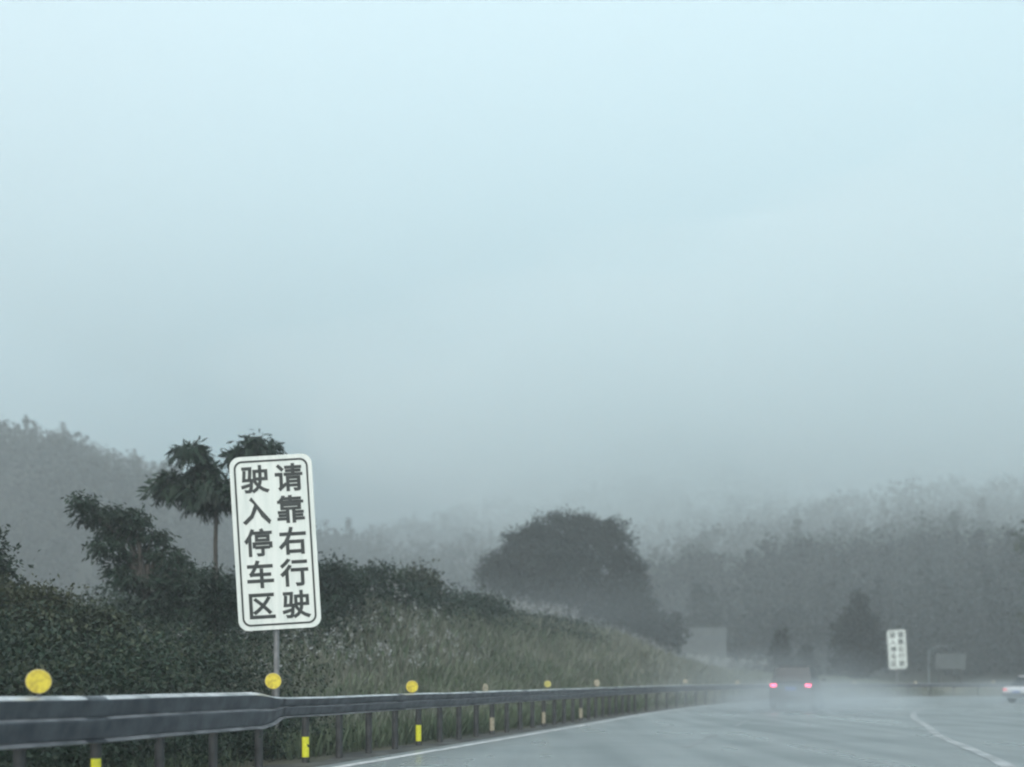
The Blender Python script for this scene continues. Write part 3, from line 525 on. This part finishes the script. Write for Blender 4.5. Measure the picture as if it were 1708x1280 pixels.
bm = bmesh.new(); add_box(bm, (0, 0, b.z/2), (b.x-a.x, .5, b.z)); bm_obj('wall_face', bm, M['tan_wall'], e)
bm = bmesh.new(); add_box(bm, (0, 0, b.z+.06), (b.x-a.x+.2, .7, .12)); bm_obj('coping', bm, M['board_grey'], e)
a = px(1549, 1118, 103)
e = empty('street_lamp', (a.x, 103, 0), 'grey lamp post with a curved arm, left of the small grey board', 'lamp')
t_ = px(1549, 1092, 103).z
bm = bmesh.new(); add_tube(bm, [(0, 0, -.3), (0, 0, t_-.2), (.08, 0, t_+.3), (.35, 0, t_+.6), (.8, 0, t_+.78), (1.25, 0, t_+.82)], [.09, .075, .07, .06, .05, .045], 10)
bm_obj('pole', bm, M['board_grey'], e)
bm = bmesh.new(); add_box(bm, (1.45, 0, t_+.8), (.5, .2, .1)); bm_obj('lamp_head', bm, M['board_grey'], e, bevel=.03)
for x1, x2, y1, y2, lab in ((1116, 1126, 1103, 1114, 'small white marker plate on a post, leftmost of three beside the grey board'), (1135, 1139, 1103, 1108, 'tiny white marker plate, middle one of three beside the grey board'), (1146, 1150, 1103, 1108, 'tiny white marker plate, rightmost of three beside the grey board')):
    a = px(x1, y2, 96); b = px(x2, y1, 96); z0 = 0
    e = empty('marker_plate', ((a.x+b.x)/2, 96, z0), lab, 'marker', 'white marker plates beside the grey board')
    bm = bmesh.new(); add_box(bm, (0, 0, (a.z+b.z)/2), (b.x-a.x, .04, b.z-a.z)); bm_obj('plate', bm, M['sign_white'], e)
    bm = bmesh.new(); add_tube(bm, [(0, .05, -.2), (0, .05, b.z)], .04, 8); bm_obj('post', bm, M['steel_post'], e)

# ------------------------------------------------------------------ cars
def loft(bm, secs):
    """secs: list of (y, halfwidth list at z list)"""
    rings = []
    for y, prof in secs:
        ring = [bm.verts.new((w, y, z)) for w, z in prof]+[bm.verts.new((-w, y, z)) for w, z in reversed(prof)]
        rings.append(ring)
    n = len(rings[0])
    for a, b in zip(rings, rings[1:]):
        for i in range(n): bm.faces.new((a[i], a[(i+1) % n], b[(i+1) % n], b[i]))
    bm.faces.new(rings[0][::-1]); bm.faces.new(rings[-1])
def make_car(name, label, loc, rz, paint, tail, roof=1.86, W=.93, L=4.6, group=None):
    """rear at y=-L/2, drives towards +y"""
    e = empty(name, loc, label, 'car', group, rot=(0, 0, rz))
    bt = 1.2 if roof > 1.6 else .9
    h = L/2
    bm = bmesh.new()
    def sec(y, w, zb, zt): return (y, [(w*.9, zb), (w, zb+.15), (w, (zb+zt)/2), (w*.97, zt-.08), (w*.88, zt)])
    loft(bm, [sec(-h, W*.9, .42, bt-.05), sec(-h+.12, W*.97, .32, bt), sec(-h+.7, W, .26, bt), sec(0, W, .24, bt-.02), sec(h-1.3, W, .24, bt-.05), sec(h-.5, W*.97, .28, bt-.2), sec(h, W*.82, .4, bt-.36)])
    body = bm_obj('body', bm, paint, e, smooth=False, bevel=.03)
    bm = bmesh.new()
    def cs(y, w0, w1, z0, z1): return (y, [(w0, z0), ((w0*.5+w1*.5), (z0+z1)/2), (w1, z1-.03), (w1*.8, z1)])
    rear = -h+.18 if roof > 1.6 else -h+.75
    loft(bm, [cs(rear, W*.88, W*.86, bt-.03, bt+.02), cs(rear+.32, W*.9, W*.74, bt-.03, roof-.05), cs(rear+1.2, W*.92, W*.76, bt-.03, roof), cs(rear+2.1, W*.92, W*.75, bt-.03, roof-.04), cs(h-1.2, W*.88, W*.86, bt-.06, bt)])
    bm_obj('cabin', bm, M['glass'], e, bevel=.02)
    bm = bmesh.new()
    add_box(bm, (0, rear+1.28, roof+.004), (W*1.35, 1.75, .05)); bm_obj('roof', bm, paint, e, bevel=.022)
    for sx in (-1, 1):
        bm = bmesh.new(); add_box(bm, (sx*W*.76, -h+.02, bt-.17), (.25, .1, .13)); bm_obj('tail_light', bm, tail, e, bevel=.03)
        bm = bmesh.new(); add_box(bm, (sx*W*.70, h-.06, bt-.42), (.34, .1, .13)); bm_obj('headlight', bm, M['glass'], e, bevel=.03)
        bm = bmesh.new(); add_box(bm, (sx*(W+.09), h-1.55, bt+.06), (.2, .1, .14)); bm_obj('wing_mirror', bm, paint, e, bevel=.03)
        for yy in (-h+.85, h-.85):
            w = empty_part('wheel', (sx*(W-.1), yy, .34), e)
            bm = bmesh.new(); add_tube(bm, [(-.11, 0, 0), (-.09, 0, 0), (.09, 0, 0), (.11, 0, 0)], [.30, .34, .34, .30], 24); bm_obj('tyre', bm, M['rubber'], w)
            bm = bmesh.new(); add_tube(bm, [(sx*.10, 0, 0), (sx*.118, 0, 0)], [.21, .19], 16); bm_obj('rim', bm, M['rim'], w)
    bm = bmesh.new(); add_box(bm, (0, -h-.04, .47), (W*1.8, .14, .2)); bm_obj('bumper', bm, M['trim'], e, bevel=.04)
    bm = bmesh.new(); add_box(bm, (0, -h-.02, bt-.3), (.44, .06, .14)); bm_obj('number_plate', bm, M['plate'], e)
    return e
def empty_part(name, loc, parent):
    o = bpy.data.objects.new(name, None); COL.objects.link(o); o.location = loc; o.parent = parent; o.empty_display_size = .1; return o
Yc = 46.5
make_car('car', 'dark car with two lit red tail lights driving away in a cloud of spray', (px(1320, 0, Yc).x+.85, Yc+2.2, 0), -R(22), M['car_dark'], M['tail_on'], W=.95)
make_car('car', 'white car cut off by the right edge of the picture, raising spray', (px(1708, 0, 62).x+1.4, 63, 0), -R(58), M['car_white'], M['tail_dim'], roof=1.5, W=.9)

# ------------------------------------------------------------------ vegetation
def leaf_quads(P, size, droop=0.0, aspect=.5, outdir=None):
    n = len(P); d = rng.normal(size=(n, 3))
    if outdir is not None: d = d*.6+outdir
    d[:, 2] -= droop*np.linalg.norm(d, axis=1); d /= np.linalg.norm(d, axis=1)[:, None]
    w = np.cross(d, rng.normal(size=(n, 3))); w /= np.linalg.norm(w, axis=1)[:, None]
    s = size*(0.6+.8*rng.random(n))[:, None]
    return np.stack([P, P+d*s*.5+w*s*aspect*.5, P+d*s, P+d*s*.5-w*s*aspect*.5], 1)

def crown_points(lobes, n, clump):
    vol = np.array([l[3]*l[4]*l[5] for l in lobes])**(2/3); vol = vol/vol.sum(); out = []; dirs = []
    for l, v in zip(lobes, vol):
        m = max(int(n*v), 20); c = np.array(l[:3]); r = np.array(l[3:6])
        k = max(int(m/45), 6)
        q = rng.normal(size=(k, 3)); q /= np.linalg.norm(q, axis=1)[:, None]
        q *= (rng.random((k, 1))**.35)*(0.72+.36*rng.random((k, 1)))
        ctr = c+q*r; idx = rng.integers(0, k, m)
        cl = clump*(.6+.8*rng.random((k, 1)))
        p = ctr[idx]+rng.normal(size=(m, 3))*cl[idx]*np.array([1, 1, .65])
        out.append(p); dd = p-c; dd /= np.linalg.norm(dd, axis=1)[:, None]+1e-6; dirs.append(dd)
    return np.concatenate(out), np.concatenate(dirs)

def make_tree(name, label, cat, base, lobes, n, size, mat, trunk_r, fork=.5, clump=.4, droop=.2, group=None, limb_r=.4, aspect=.5, bend=(0, 0)):
    """lobes are in world coordinates (cx,cy,cz,rx,ry,rz)"""
    base = Vector(base); e = empty(name, base, label, cat, group)
    L = [(l[0]-base.x, l[1]-base.y, l[2]-base.z, *l[3:]) for l in lobes]
    P, dr = crown_points(L, n, clump)
    quads_obj('crown', leaf_quads(P, size, droop, aspect, dr*.6), mat, e)
    top = max(l[2] for l in L); zf = fork*top; fx, fy = bend
    bm = bmesh.new(); add_tube(bm, [(0, 0, -.5), (fx*.2, fy*.2, zf*.35), (fx*.6, fy*.6, zf*.75), (fx, fy, zf)], [trunk_r*1.25, trunk_r, trunk_r*.85, trunk_r*.7], 12)
    for l in L:
        c_ = Vector(l[:3]); s = Vector((fx, fy, zf)); m = s.lerp(c_, .5)+Vector((0, 0, .08*top))
        add_tube(bm, [s-Vector((0, 0, .1)), m, c_], [trunk_r*limb_r*1.2, trunk_r*limb_r*.8, trunk_r*.12], 7)
        for k in range(3):
            v = Vector(rng.normal(size=3)).normalized(); q = c_+Vector((v.x*l[3], v.y*l[4], v.z*l[5]))*.85
            add_tube(bm, [m.lerp(c_, .6), q], [trunk_r*.2, trunk_r*.05], 5)
    bm_obj('trunk', bm, M['bark'], e); return e

def lobe(x1, x2, y1, y2, Y, dy=0, depth=None):
    a = px(x1, y2, Y); b = px(x2, y1, Y); rx = (b.x-a.x)/2; rz = (b.z-a.z)/2
    return ((a.x+b.x)/2, Y+dy, (a.z+b.z)/2, rx, depth or rx*.9, rz)

# tall thin tree with drooping layered fronds
Y = 30
LB = [lobe(292, 350, 737, 775, Y, -.2), lobe(300, 360, 762, 800, Y, .3), lobe(252, 310, 785, 830, Y, .1), lobe(308, 372, 800, 852, Y, 0), lobe(335, 395, 790, 850, Y, -.4), lobe(275, 345, 790, 820, Y, .6),
      lobe(375, 440, 735, 775, Y, .2), lobe(408, 470, 730, 768, Y, -.2), lobe(390, 470, 770, 845, Y, .3), lobe(420, 440, 722, 740, Y, 0)]
def frond_tree(label, base, lobes, zf, r):
    base = Vector(base); e = empty('tree', base, label, 'tree')
    Q = []; bm = bmesh.new()
    add_tube(bm, [(0, 0, -.5), (.02, 0, zf*.4), (-.03, 0, zf*.8), (0, 0, zf), (.02, 0, zf+.6)], [r*1.2, r, r*.95, r*.85, r*.5], 12)
    for l in lobes:
        c_ = Vector(l[:3])-base; s = Vector((0, 0, zf+.1)); m = s.lerp(c_, .55)+Vector((0, 0, -.05))
        add_tube(bm, [s, m, c_], [r*.5, r*.33, r*.2], 7)
        nf = int(26+34*l[3])
        for k in range(nf):
            a = rng.random()*2*math.pi; ln = (.75+.35*rng.random()); up = .15+.5*rng.random()
            o0 = np.array(c_)+rng.normal(size=3)*np.array(l[3:6])*.25
            d = np.array([math.cos(a)*l[3]*1.1, math.sin(a)*l[4]*1.1, l[5]*up])*ln
            npts = 15; t = np.linspace(.1, 1, npts)
            path = o0+d*t[:, None]+np.array([0, 0, -1])*(t[:, None]**2)*l[5]*1.35*ln
            tn = np.gradient(path, axis=0); tn /= np.linalg.norm(tn, axis=1)[:, None]
            sd_ = np.cross(tn, [0, 0, 1]); sd_ /= np.linalg.norm(sd_, axis=1)[:, None]+1e-6
            for sg in (-1, 1):
                ll = (.17+.08*rng.random(npts))[:, None]
                dd = sd_*sg*.8+tn*.55+np.array([0, 0, -.55])+rng.normal(size=(npts, 3))*.12; dd /= np.linalg.norm(dd, axis=1)[:, None]
                ww = tn*.03
                Q.append(np.stack([path, path+dd*ll*.45+ww, path+dd*ll, path+dd*ll*.45-ww], 1))
    P, dr = crown_points([(l[0]-base.x, l[1]-base.y, l[2]-base.z-.1*l[5], l[3]*.95, l[4]*.95, l[5]*.7) for l in lobes], 3600, .13)
    Q.append(leaf_quads(P, .24, .5, .28, dr))
    quads_obj('crown', np.concatenate(Q), M['leaf_dark'], e); bm_obj('trunk', bm, M['bark'], e)
b = px(361, 1000, Y)
frond_tree('tall tree with thin bare trunk and drooping fronds, partly behind the large white sign', (b.x, Y, 1.0), LB, px(0, 850, Y).z-1.0, .062)

Y = 27
make_tree('tree', 'dark bushy tree leaning left with tiered crown, left of the large white sign', 'tree', (px(250, 0, Y).x, Y, .8),
  [lobe(116, 160, 830, 852, Y, 0, .6), lobe(122, 175, 848, 872, Y, .2, .6), lobe(150, 222, 846, 866, Y, .3), lobe(180, 262, 852, 880, Y, -.2), lobe(160, 232, 872, 902, Y, 0), lobe(215, 285, 880, 908, Y, .2),
   lobe(152, 225, 898, 930, Y, -.2), lobe(225, 310, 908, 938, Y, .3), lobe(165, 245, 935, 965, Y, .2), lobe(240, 335, 936, 966, Y, .1), lobe(255, 350, 962, 990, Y, -.2),
   lobe(190, 270, 962, 985, Y, -.3), lobe(210, 330, 985, 1035, Y, 0, 1.2)], 11000, .15, M['leaf_dark'], .13, aspect=.32, fork=.55, clump=.11, droop=.75, bend=(-.1, 0), limb_r=.5)
Y = 22
make_tree('tree', 'dark tree cut off by the left edge of the picture', 'tree', (px(-45, 0, Y).x, Y, .8), [lobe(-90, 8, 880, 960, Y), lobe(-80, 20, 935, 990, Y), lobe(-130, -30, 850, 930, Y), lobe(-70, 25, 960, 1030, Y)], 6500, .11, M['leaf_dark'], .12, clump=.18)
for i, (x1, x2, y1, y2, Y, mt, lab) in enumerate([
    (-40, 60, 968, 1060, 20, 'leaf_olive', 'olive green leafy shrub at the left edge behind the guardrail'),
    (45, 112, 975, 1050, 21, 'leaf_olive', 'rounded olive green shrub just right of the one at the left edge'),
    (110, 200, 1008, 1080, 20, 'leaf_mid', 'low green shrub below the tiered dark tree'),
    (335, 385, 940, 1060, 24, 'leaf_dark', 'dark upright shrub at the foot of the thin-trunked tree'),
    (520, 600, 935, 1010, 34, 'leaf_dark', 'dark shrub just right of the large white sign on the embankment'),
    (590, 680, 948, 1010, 38, 'leaf_dark', 'wide dark shrub on the embankment crest, second from the large white sign'),
    (655, 730, 945, 1000, 46, 'leaf_mid', 'pale green shrub on the embankment crest above the dark bank'),
    (740, 850, 990, 1050, 52, 'leaf_dark', 'dark low shrub at the lower right end of the embankment bushes')]):
    a = lobe(x1, x2, y1, y2, Y); z0 = float(terrain(np.array([[a[0]]]), np.array([[Y]]))[0, 0])
    w = a[3]; hz = a[5]
    make_tree('shrub', lab, 'shrub', (a[0], Y, z0), [(a[0]-w*.35, Y, a[2]-hz*.1, w*.65, w*.6, hz*.85), (a[0]+w*.4, Y+.2, a[2]-hz*.15, w*.6, w*.6, hz*.8), (a[0], Y-.2, a[2]+hz*.15, w*.6, w*.6, hz*.85), (a[0], Y, z0+.3+(a[2]-z0)*.4, w*.9, w*.7, max(.3, (a[2]-z0)*.5))],
              6000, .085*max(1, Y/26), M[mt], .05, fork=.3, clump=.16*max(1, Y/26), group='shrubs on the bank')

# big round tree in the fog and its neighbours
Y = 105
make_tree('tree', 'very large broad dome-shaped tree standing in the fog', 'tree', (px(955, 0, Y).x, Y, 0),
  [lobe(835, 935, 872, 955, Y, 0), lobe(798, 880, 912, 985, Y, 1), lobe(872, 985, 852, 950, Y, 0), lobe(930, 1030, 850, 930, Y, 2), lobe(985, 1055, 868, 950, Y, -2), lobe(835, 930, 885, 980, Y, 1), lobe(795, 880, 925, 1000, Y, 0), lobe(1000, 1085, 910, 1010, Y, 1),
   lobe(880, 1010, 910, 1020, Y, -4), lobe(820, 960, 960, 1060, Y, -2), lobe(960, 1090, 960, 1080, Y, -2), lobe(1040, 1100, 990, 1090, Y, 0), lobe(870, 1030, 1000, 1090, Y, 0)], 90000, .24, M['leaf_far'], .5, fork=.4, clump=.42, droop=.1, aspect=.7)
Y = 112
make_tree('tree', 'blurred small tree rising above the large pale grey board', 'tree', (px(1172, 0, 152).x, 152, 0), [lobe(1148, 1196, 980, 1060, 152), lobe(1130, 1215, 1010, 1090, 152), lobe(1160, 1182, 968, 1010, 152)], 5000, .5, M['leaf_far'], .25, clump=.5, aspect=.7)
make_tree('tree', 'low round dark tree between the large dome-shaped tree and the grey board', 'tree', (px(1105, 0, Y).x, Y, 0), [lobe(1085, 1140, 1020, 1100, Y), lobe(1070, 1110, 1040, 1110, Y)], 3000, .45, M['leaf_far'], .2, clump=.5, aspect=.7)
Y = 103
make_tree('tree', 'dark dense cone-shaped tree left of the distant white sign', 'tree', (px(1430, 0, Y).x, Y, 0),
  [lobe(1414, 1450, 993, 1040, Y), lobe(1396, 1465, 1012, 1070, Y), lobe(1384, 1475, 1035, 1100, Y), lobe(1378, 1482, 1065, 1140, Y), lobe(1424, 1444, 988, 1012, Y)], 11000, .32, M['conifer'], .2, fork=.3, clump=.28, aspect=.6)
def conifer(label, x, ytop, ybot, w, Y, z0=0, n=5000, mat='conifer', name='pine_tree', size=.35):
    a = px(x, ytop, Y); e = empty(name, (a.x, Y, z0), label, 'tree')
    H = a.z-z0; W = w/F*Y/2; zb = px(0, ybot, Y).z-z0; P = []
    tiers = 11
    for k in range(tiers):
        f = k/(tiers-1); z = H-(H-zb)*f; r = W*(.12+.88*f)
        m = int(n/tiers*(.3+1.4*f)); nb = 7+k
        br = rng.random(nb)*2*math.pi; lf = .7+.45*rng.random(nb); idx = rng.integers(0, nb, m)
        t = rng.random(m)**.6
        P.append(np.stack([np.cos(br[idx])*r*t*lf[idx], np.sin(br[idx])*r*t*lf[idx], z-t*r*.35], 1)+rng.normal(size=(m, 3))*np.array([.12, .12, .10])*W*.5)
    P = np.concatenate(P); dr = P*np.array([1, 1, 0]); dr /= np.linalg.norm(dr, axis=1)[:, None]+1e-6
    quads_obj('crown', leaf_quads(P, size, .4, .4, dr), M[mat], e)
    bm = bmesh.new(); add_tube(bm, [(0, 0, -.4), (0, 0, H*.5), (0, 0, H*.97)], [.18, .12, .03], 10); bm_obj('trunk', bm, M['bark'], e)
conifer('dark layered pine rising behind the dark car', 1303, 1052, 1135, 74, 100)
conifer('smaller dark pine behind the right tail light of the dark car', 1345, 1078, 1135, 62, 104)
Y = 45
make_tree('tree', 'green tree cut off by the right edge of the picture', 'tree', (px(1745, 0, 98).x, 98, 0), [lobe(1697, 1770, 868, 935, 98), lobe(1705, 1800, 925, 985, 98), lobe(1702, 1800, 970, 1080, 98)], 5000, .4, M['leaf_mid'], .3, clump=.45, aspect=.6, fork=.5)

def scatter(n, d1, d2, D1, D2, dens=None):
    d = d1+(d2-d1)*rng.random(n); D = D1+(D2-D1)*rng.random(n)
    out = np.empty((n, 2))
    a = D+D0
    pp = np.stack([np.interp(a, EARC, EP[:, i]) for i in (0, 1)], 1); tt = np.stack([np.interp(a, EARC, ET[:, i]) for i in (0, 1)], 1)
    tt /= np.linalg.norm(tt, axis=1)[:, None]; nn = np.stack([tt[:, 1], -tt[:, 0]], 1)
    P = pp-nn*d[:, None]
    return P, d, D
def undergrowth(name, label, regions, mat):
    Q = []
    for (n, d1, d2, D1, D2, hmax, size, cl) in regions:
        k = max(n//60, 4); P, d, D = scatter(k, d1, d2, D1, D2)
        z = terrain(P[:, 0][None], P[:, 1][None])[0]
        hh = hmax*(.55+.45*rng.random(k))
        idx = rng.integers(0, k, n)
        p = np.stack([P[idx, 0], P[idx, 1], z[idx]], 1)+rng.normal(size=(n, 3))*np.array([cl, cl, 0])
        p[:, 2] += hh[idx]*rng.random(n)**.7
        Q.append(leaf_quads(p, size, .2, .5))
    o = quads_obj(name, np.concatenate(Q), M[mat]); tag(o, label, kind='stuff'); return o
undergrowth('undergrowth', 'dark tangled bushes covering the bank behind the guardrail',
  [(95000, 3.0, 9.5, 2, 18.5, 1.75, .075, .45), (40000, 7.5, 12, 16, 30, 1.5, .08, .45), (36000, 1.4, 3.2, 2, 17, .8, .07, .25)], 'leaf_dark')
undergrowth('ridge_bushes', 'dark green bushes along the crest of the embankment',
  [(46000, 8.2, 16, 27, 48, 1.4, .13, .5), (10000, 7.2, 9, 24, 60, .8, .12, .6), (26000, 9.5, 15, 46, 66, 1.1, .16, .5)], 'leaf_dark')
undergrowth('green_scrub', 'paler green scrub among the dark bushes', [(30000, 3.2, 9.5, 3, 20, 1.8, .085, .4), (8000, 10, 17, 40, 75, 1.2, .2, .5)], 'leaf_mid')
def grass(name, label, regions, mat):
    Q = []
    for (n, d1, d2, D1, D2, h, w) in regions:
        P, d, D = scatter(n, d1, d2, D1, D2); z = terrain(P[:, 0][None], P[:, 1][None])[0]
        b = np.stack([P[:, 0], P[:, 1], z-.05], 1); ln = h*(.5+.7*rng.random(n))[:, None]
        lean = rng.normal(size=(n, 3))*.3; lean[:, 2] = 1; tip = b+lean*ln
        sd_ = rng.normal(size=(n, 3)); sd_[:, 2] = 0; sd_ /= np.linalg.norm(sd_, axis=1)[:, None]
        ww = w*(.6+.8*rng.random(n))[:, None]
        mid = b+lean*ln*.6
        Q.append(np.stack([b-sd_*ww*.4, mid-sd_*ww*.6, tip, mid+sd_*ww*.6], 1))
    o = quads_obj(name, np.concatenate(Q), M[mat]); tag(o, label, kind='stuff'); return o
grass('dry_grass', 'tan dry grass on the lower embankment slope', [(34000, 1.8, 9.5, 15, 50, .55, .035), (16000, 1.6, 13, 50, 100, .8, .07)], 'grass_tan')
grass('green_grass', 'green grass behind the guardrail', [(3000, 1.4, 3, 2, 14, .3, .03), (26000, 1.2, 5, 15, 45, .5, .03), (8000, 1.5, 8, 24, 60, .6, .05)], 'grass_green')
def plumes(name, label, regions):
    Q = []
    for (n, d1, d2, D1, D2, h, s) in regions:
        P, d, D = scatter(n, d1, d2, D1, D2); z = terrain(P[:, 0][None], P[:, 1][None])[0]
        p = np.repeat(np.stack([P[:, 0], P[:, 1], z+h*(.7+.5*rng.random(n))], 1), 7, 0)+rng.normal(size=(n*7, 3))*s*np.array([.6, .6, .8])
        Q.append(leaf_quads(p, s, -.5, .35))
    o = quads_obj(name, np.concatenate(Q), M['plume']); tag(o, label, kind='stuff')
plumes('grass_plumes', 'pale flowering grass heads on the embankment', [(1500, 11, 17, 50, 92, 1.6, .17), (160, 5, 9, 21, 27, .9, .07), (160, 4.5, 8, 27, 36, .9, .08)])

# distant wood on the hills
def wood():
    Q = []; n = 5200
    k = 0
    while k < 26:
        k += 1
        Y = 125+(rng.random(n//26)**1.7)*700; X = (rng.random(n//26)*1.15-.55)*Y*1.05
        X = np.where(Y < 140, np.abs(X), X)
        Z = terrain(X[None], Y[None])[0]
        ok = Z > 2.0
        X, Y, Z = X[ok], Y[ok], Z[ok]
        for x, y, z in zip(X, Y, Z):
            sc = (.8+.7*rng.random())*(1+y/900); H = 6.5*sc; W = 2.6*sc
            m = int(np.clip(60000/y, 60, 400)); kind = rng.random() < .15
            q = rng.normal(size=(m, 3)); q /= np.linalg.norm(q, axis=1)[:, None]
            if kind:
                t = rng.random(m); q = np.stack([q[:, 0]*W*.75*t, q[:, 1]*W*.75*t, H*1.1*(1-t)], 1)
            else:
                q = q*np.array([W, W, H*.42])*(.7+.4*rng.random((m, 1))); q[:, 2] += H*.55
            Q.append(leaf_quads(q+np.array([x, y, z-1]), .33*sc*(1+y/500), .1, .8))
    o = quads_obj('distant_wood', np.concatenate(Q), M['leaf_wood']); tag(o, 'dense wood covering the foggy hills', kind='stuff')
wood()

# ------------------------------------------------------------------ haze and spray
def volmat(name, color, dens, aniso=0.0, noise=None):
    m = bpy.data.materials.new(name); m.use_nodes = True; nt = m.node_tree; nt.nodes.clear()
    o = nt.nodes.new('ShaderNodeOutputMaterial'); v = nt.nodes.new('ShaderNodeVolumePrincipled')
    v.inputs['Color'].default_value = (*color, 1); v.inputs['Density'].default_value = dens; v.inputs['Anisotropy'].default_value = aniso
    nt.links.new(v.outputs[0], o.inputs['Volume'])
    if noise:
        tc = nt.nodes.new('ShaderNodeTexCoord')
        gr = nt.nodes.new('ShaderNodeTexGradient'); gr.gradient_type = 'SPHERICAL'
        mp0 = nt.nodes.new('ShaderNodeMapping'); mp0.inputs['Scale'].default_value = (1, 1, 1)
        nt.links.new(tc.outputs['Object'], mp0.inputs[0]); nt.links.new(mp0.outputs[0], gr.inputs[0])
        n = nt.nodes.new('ShaderNodeTexNoise'); n.inputs['Scale'].default_value = noise; n.inputs['Detail'].default_value = 3
        nt.links.new(tc.outputs['Object'], n.inputs['Vector'])
        mr = nt.nodes.new('ShaderNodeMapRange'); mr.inputs['From Min'].default_value = .35; mr.inputs['From Max'].default_value = .65
        mr.inputs['To Min'].default_value = .35; mr.inputs['To Max'].default_value = 1.4
        nt.links.new(n.outputs['Fac'], mr.inputs[0])
        a = nt.nodes.new('ShaderNodeMath'); a.operation = 'MULTIPLY'; nt.links.new(gr.outputs['Fac'], a.inputs[0]); nt.links.new(mr.outputs[0], a.inputs[1])
        b = nt.nodes.new('ShaderNodeMath'); b.operation = 'MULTIPLY'; b.inputs[1].default_value = dens; nt.links.new(a.outputs[0], b.inputs[0])
        nt.links.new(b.outputs[0], v.inputs['Density'])
    return m
bm = bmesh.new(); add_box(bm, (100, 600, 147), (2100, 1500, 300))
o = bm_obj('haze', bm, volmat('haze', HAZE_COLOR, HAZE_DENSITY, 0)); tag(o, 'pale fog filling the air over road and hills', kind='stuff')
bm = bmesh.new(); bmesh.ops.create_icosphere(bm, subdivisions=5, radius=1.0)
for v in bm.verts:
    c_ = v.co; k = 1+.05*math.sin(c_.x*9+c_.y*5)+.04*math.sin(c_.y*13-c_.x*7+1)+.03*math.sin(c_.x*23+c_.z*9)
    v.co = c_*k
o = bm_obj('fog_bank', bm, volmat('fog_bank', HAZE_COLOR, .0075, 0)); o.location = (260, 590, 174); o.scale = (660, 455, 162)
tag(o, 'denser fog bank hiding the tops of the wooded hills', kind='stuff')
bm = bmesh.new(); bmesh.ops.create_icosphere(bm, subdivisions=5, radius=1.0)
for v in bm.verts:
    c_ = v.co; v.co = c_*(1+.06*math.sin(c_.x*11+c_.y*4+2)+.05*math.sin(c_.y*9-c_.x*6)+.03*math.sin(c_.x*27+c_.z*7))
o = bm_obj('fog_bank', bm, volmat('low_fog', HAZE_COLOR, .0085, 0)); o.location = (160, 268, 60); o.scale = (225, 122, 44)
tag(o, 'lower fog bank veiling the nearest wooded slope on the right', kind='stuff')
def spray(name, label, c, r, dens, noise=1.6):
    bm = bmesh.new(); bmesh.ops.create_icosphere(bm, subdivisions=3, radius=1.0)
    o = bm_obj(name, bm, volmat(name, (.55, .62, .65), dens, 0, noise)); o.location = c; o.scale = r
    tag(o, label, kind='stuff'); return o
spray('spray', 'pale spray thrown up round the dark car', (px(1325, 0, 47).x-.2, 43.5, .45), (4.2, 8.0, 1.05), .30)
spray('spray', 'thin spray hanging over the road behind the dark car', (px(1290, 0, 44).x, 46, .8), (6.5, 8, 2.4), .075)
spray('spray', 'pale spray behind the white car', (px(1690, 0, 60).x-.5, 59, .6), (4.5, 5, 1.0), .16)
c = px(900, 1030, 86); spray('mist', 'low mist between the embankment and the large round tree', c, (20, 8, 4.2), .022, 1.2)
c = px(640, 890, 175); spray('mist', 'pale mist patch drifting over the hillside behind the embankment', c, (34, 18, 13), .022, 1.4)
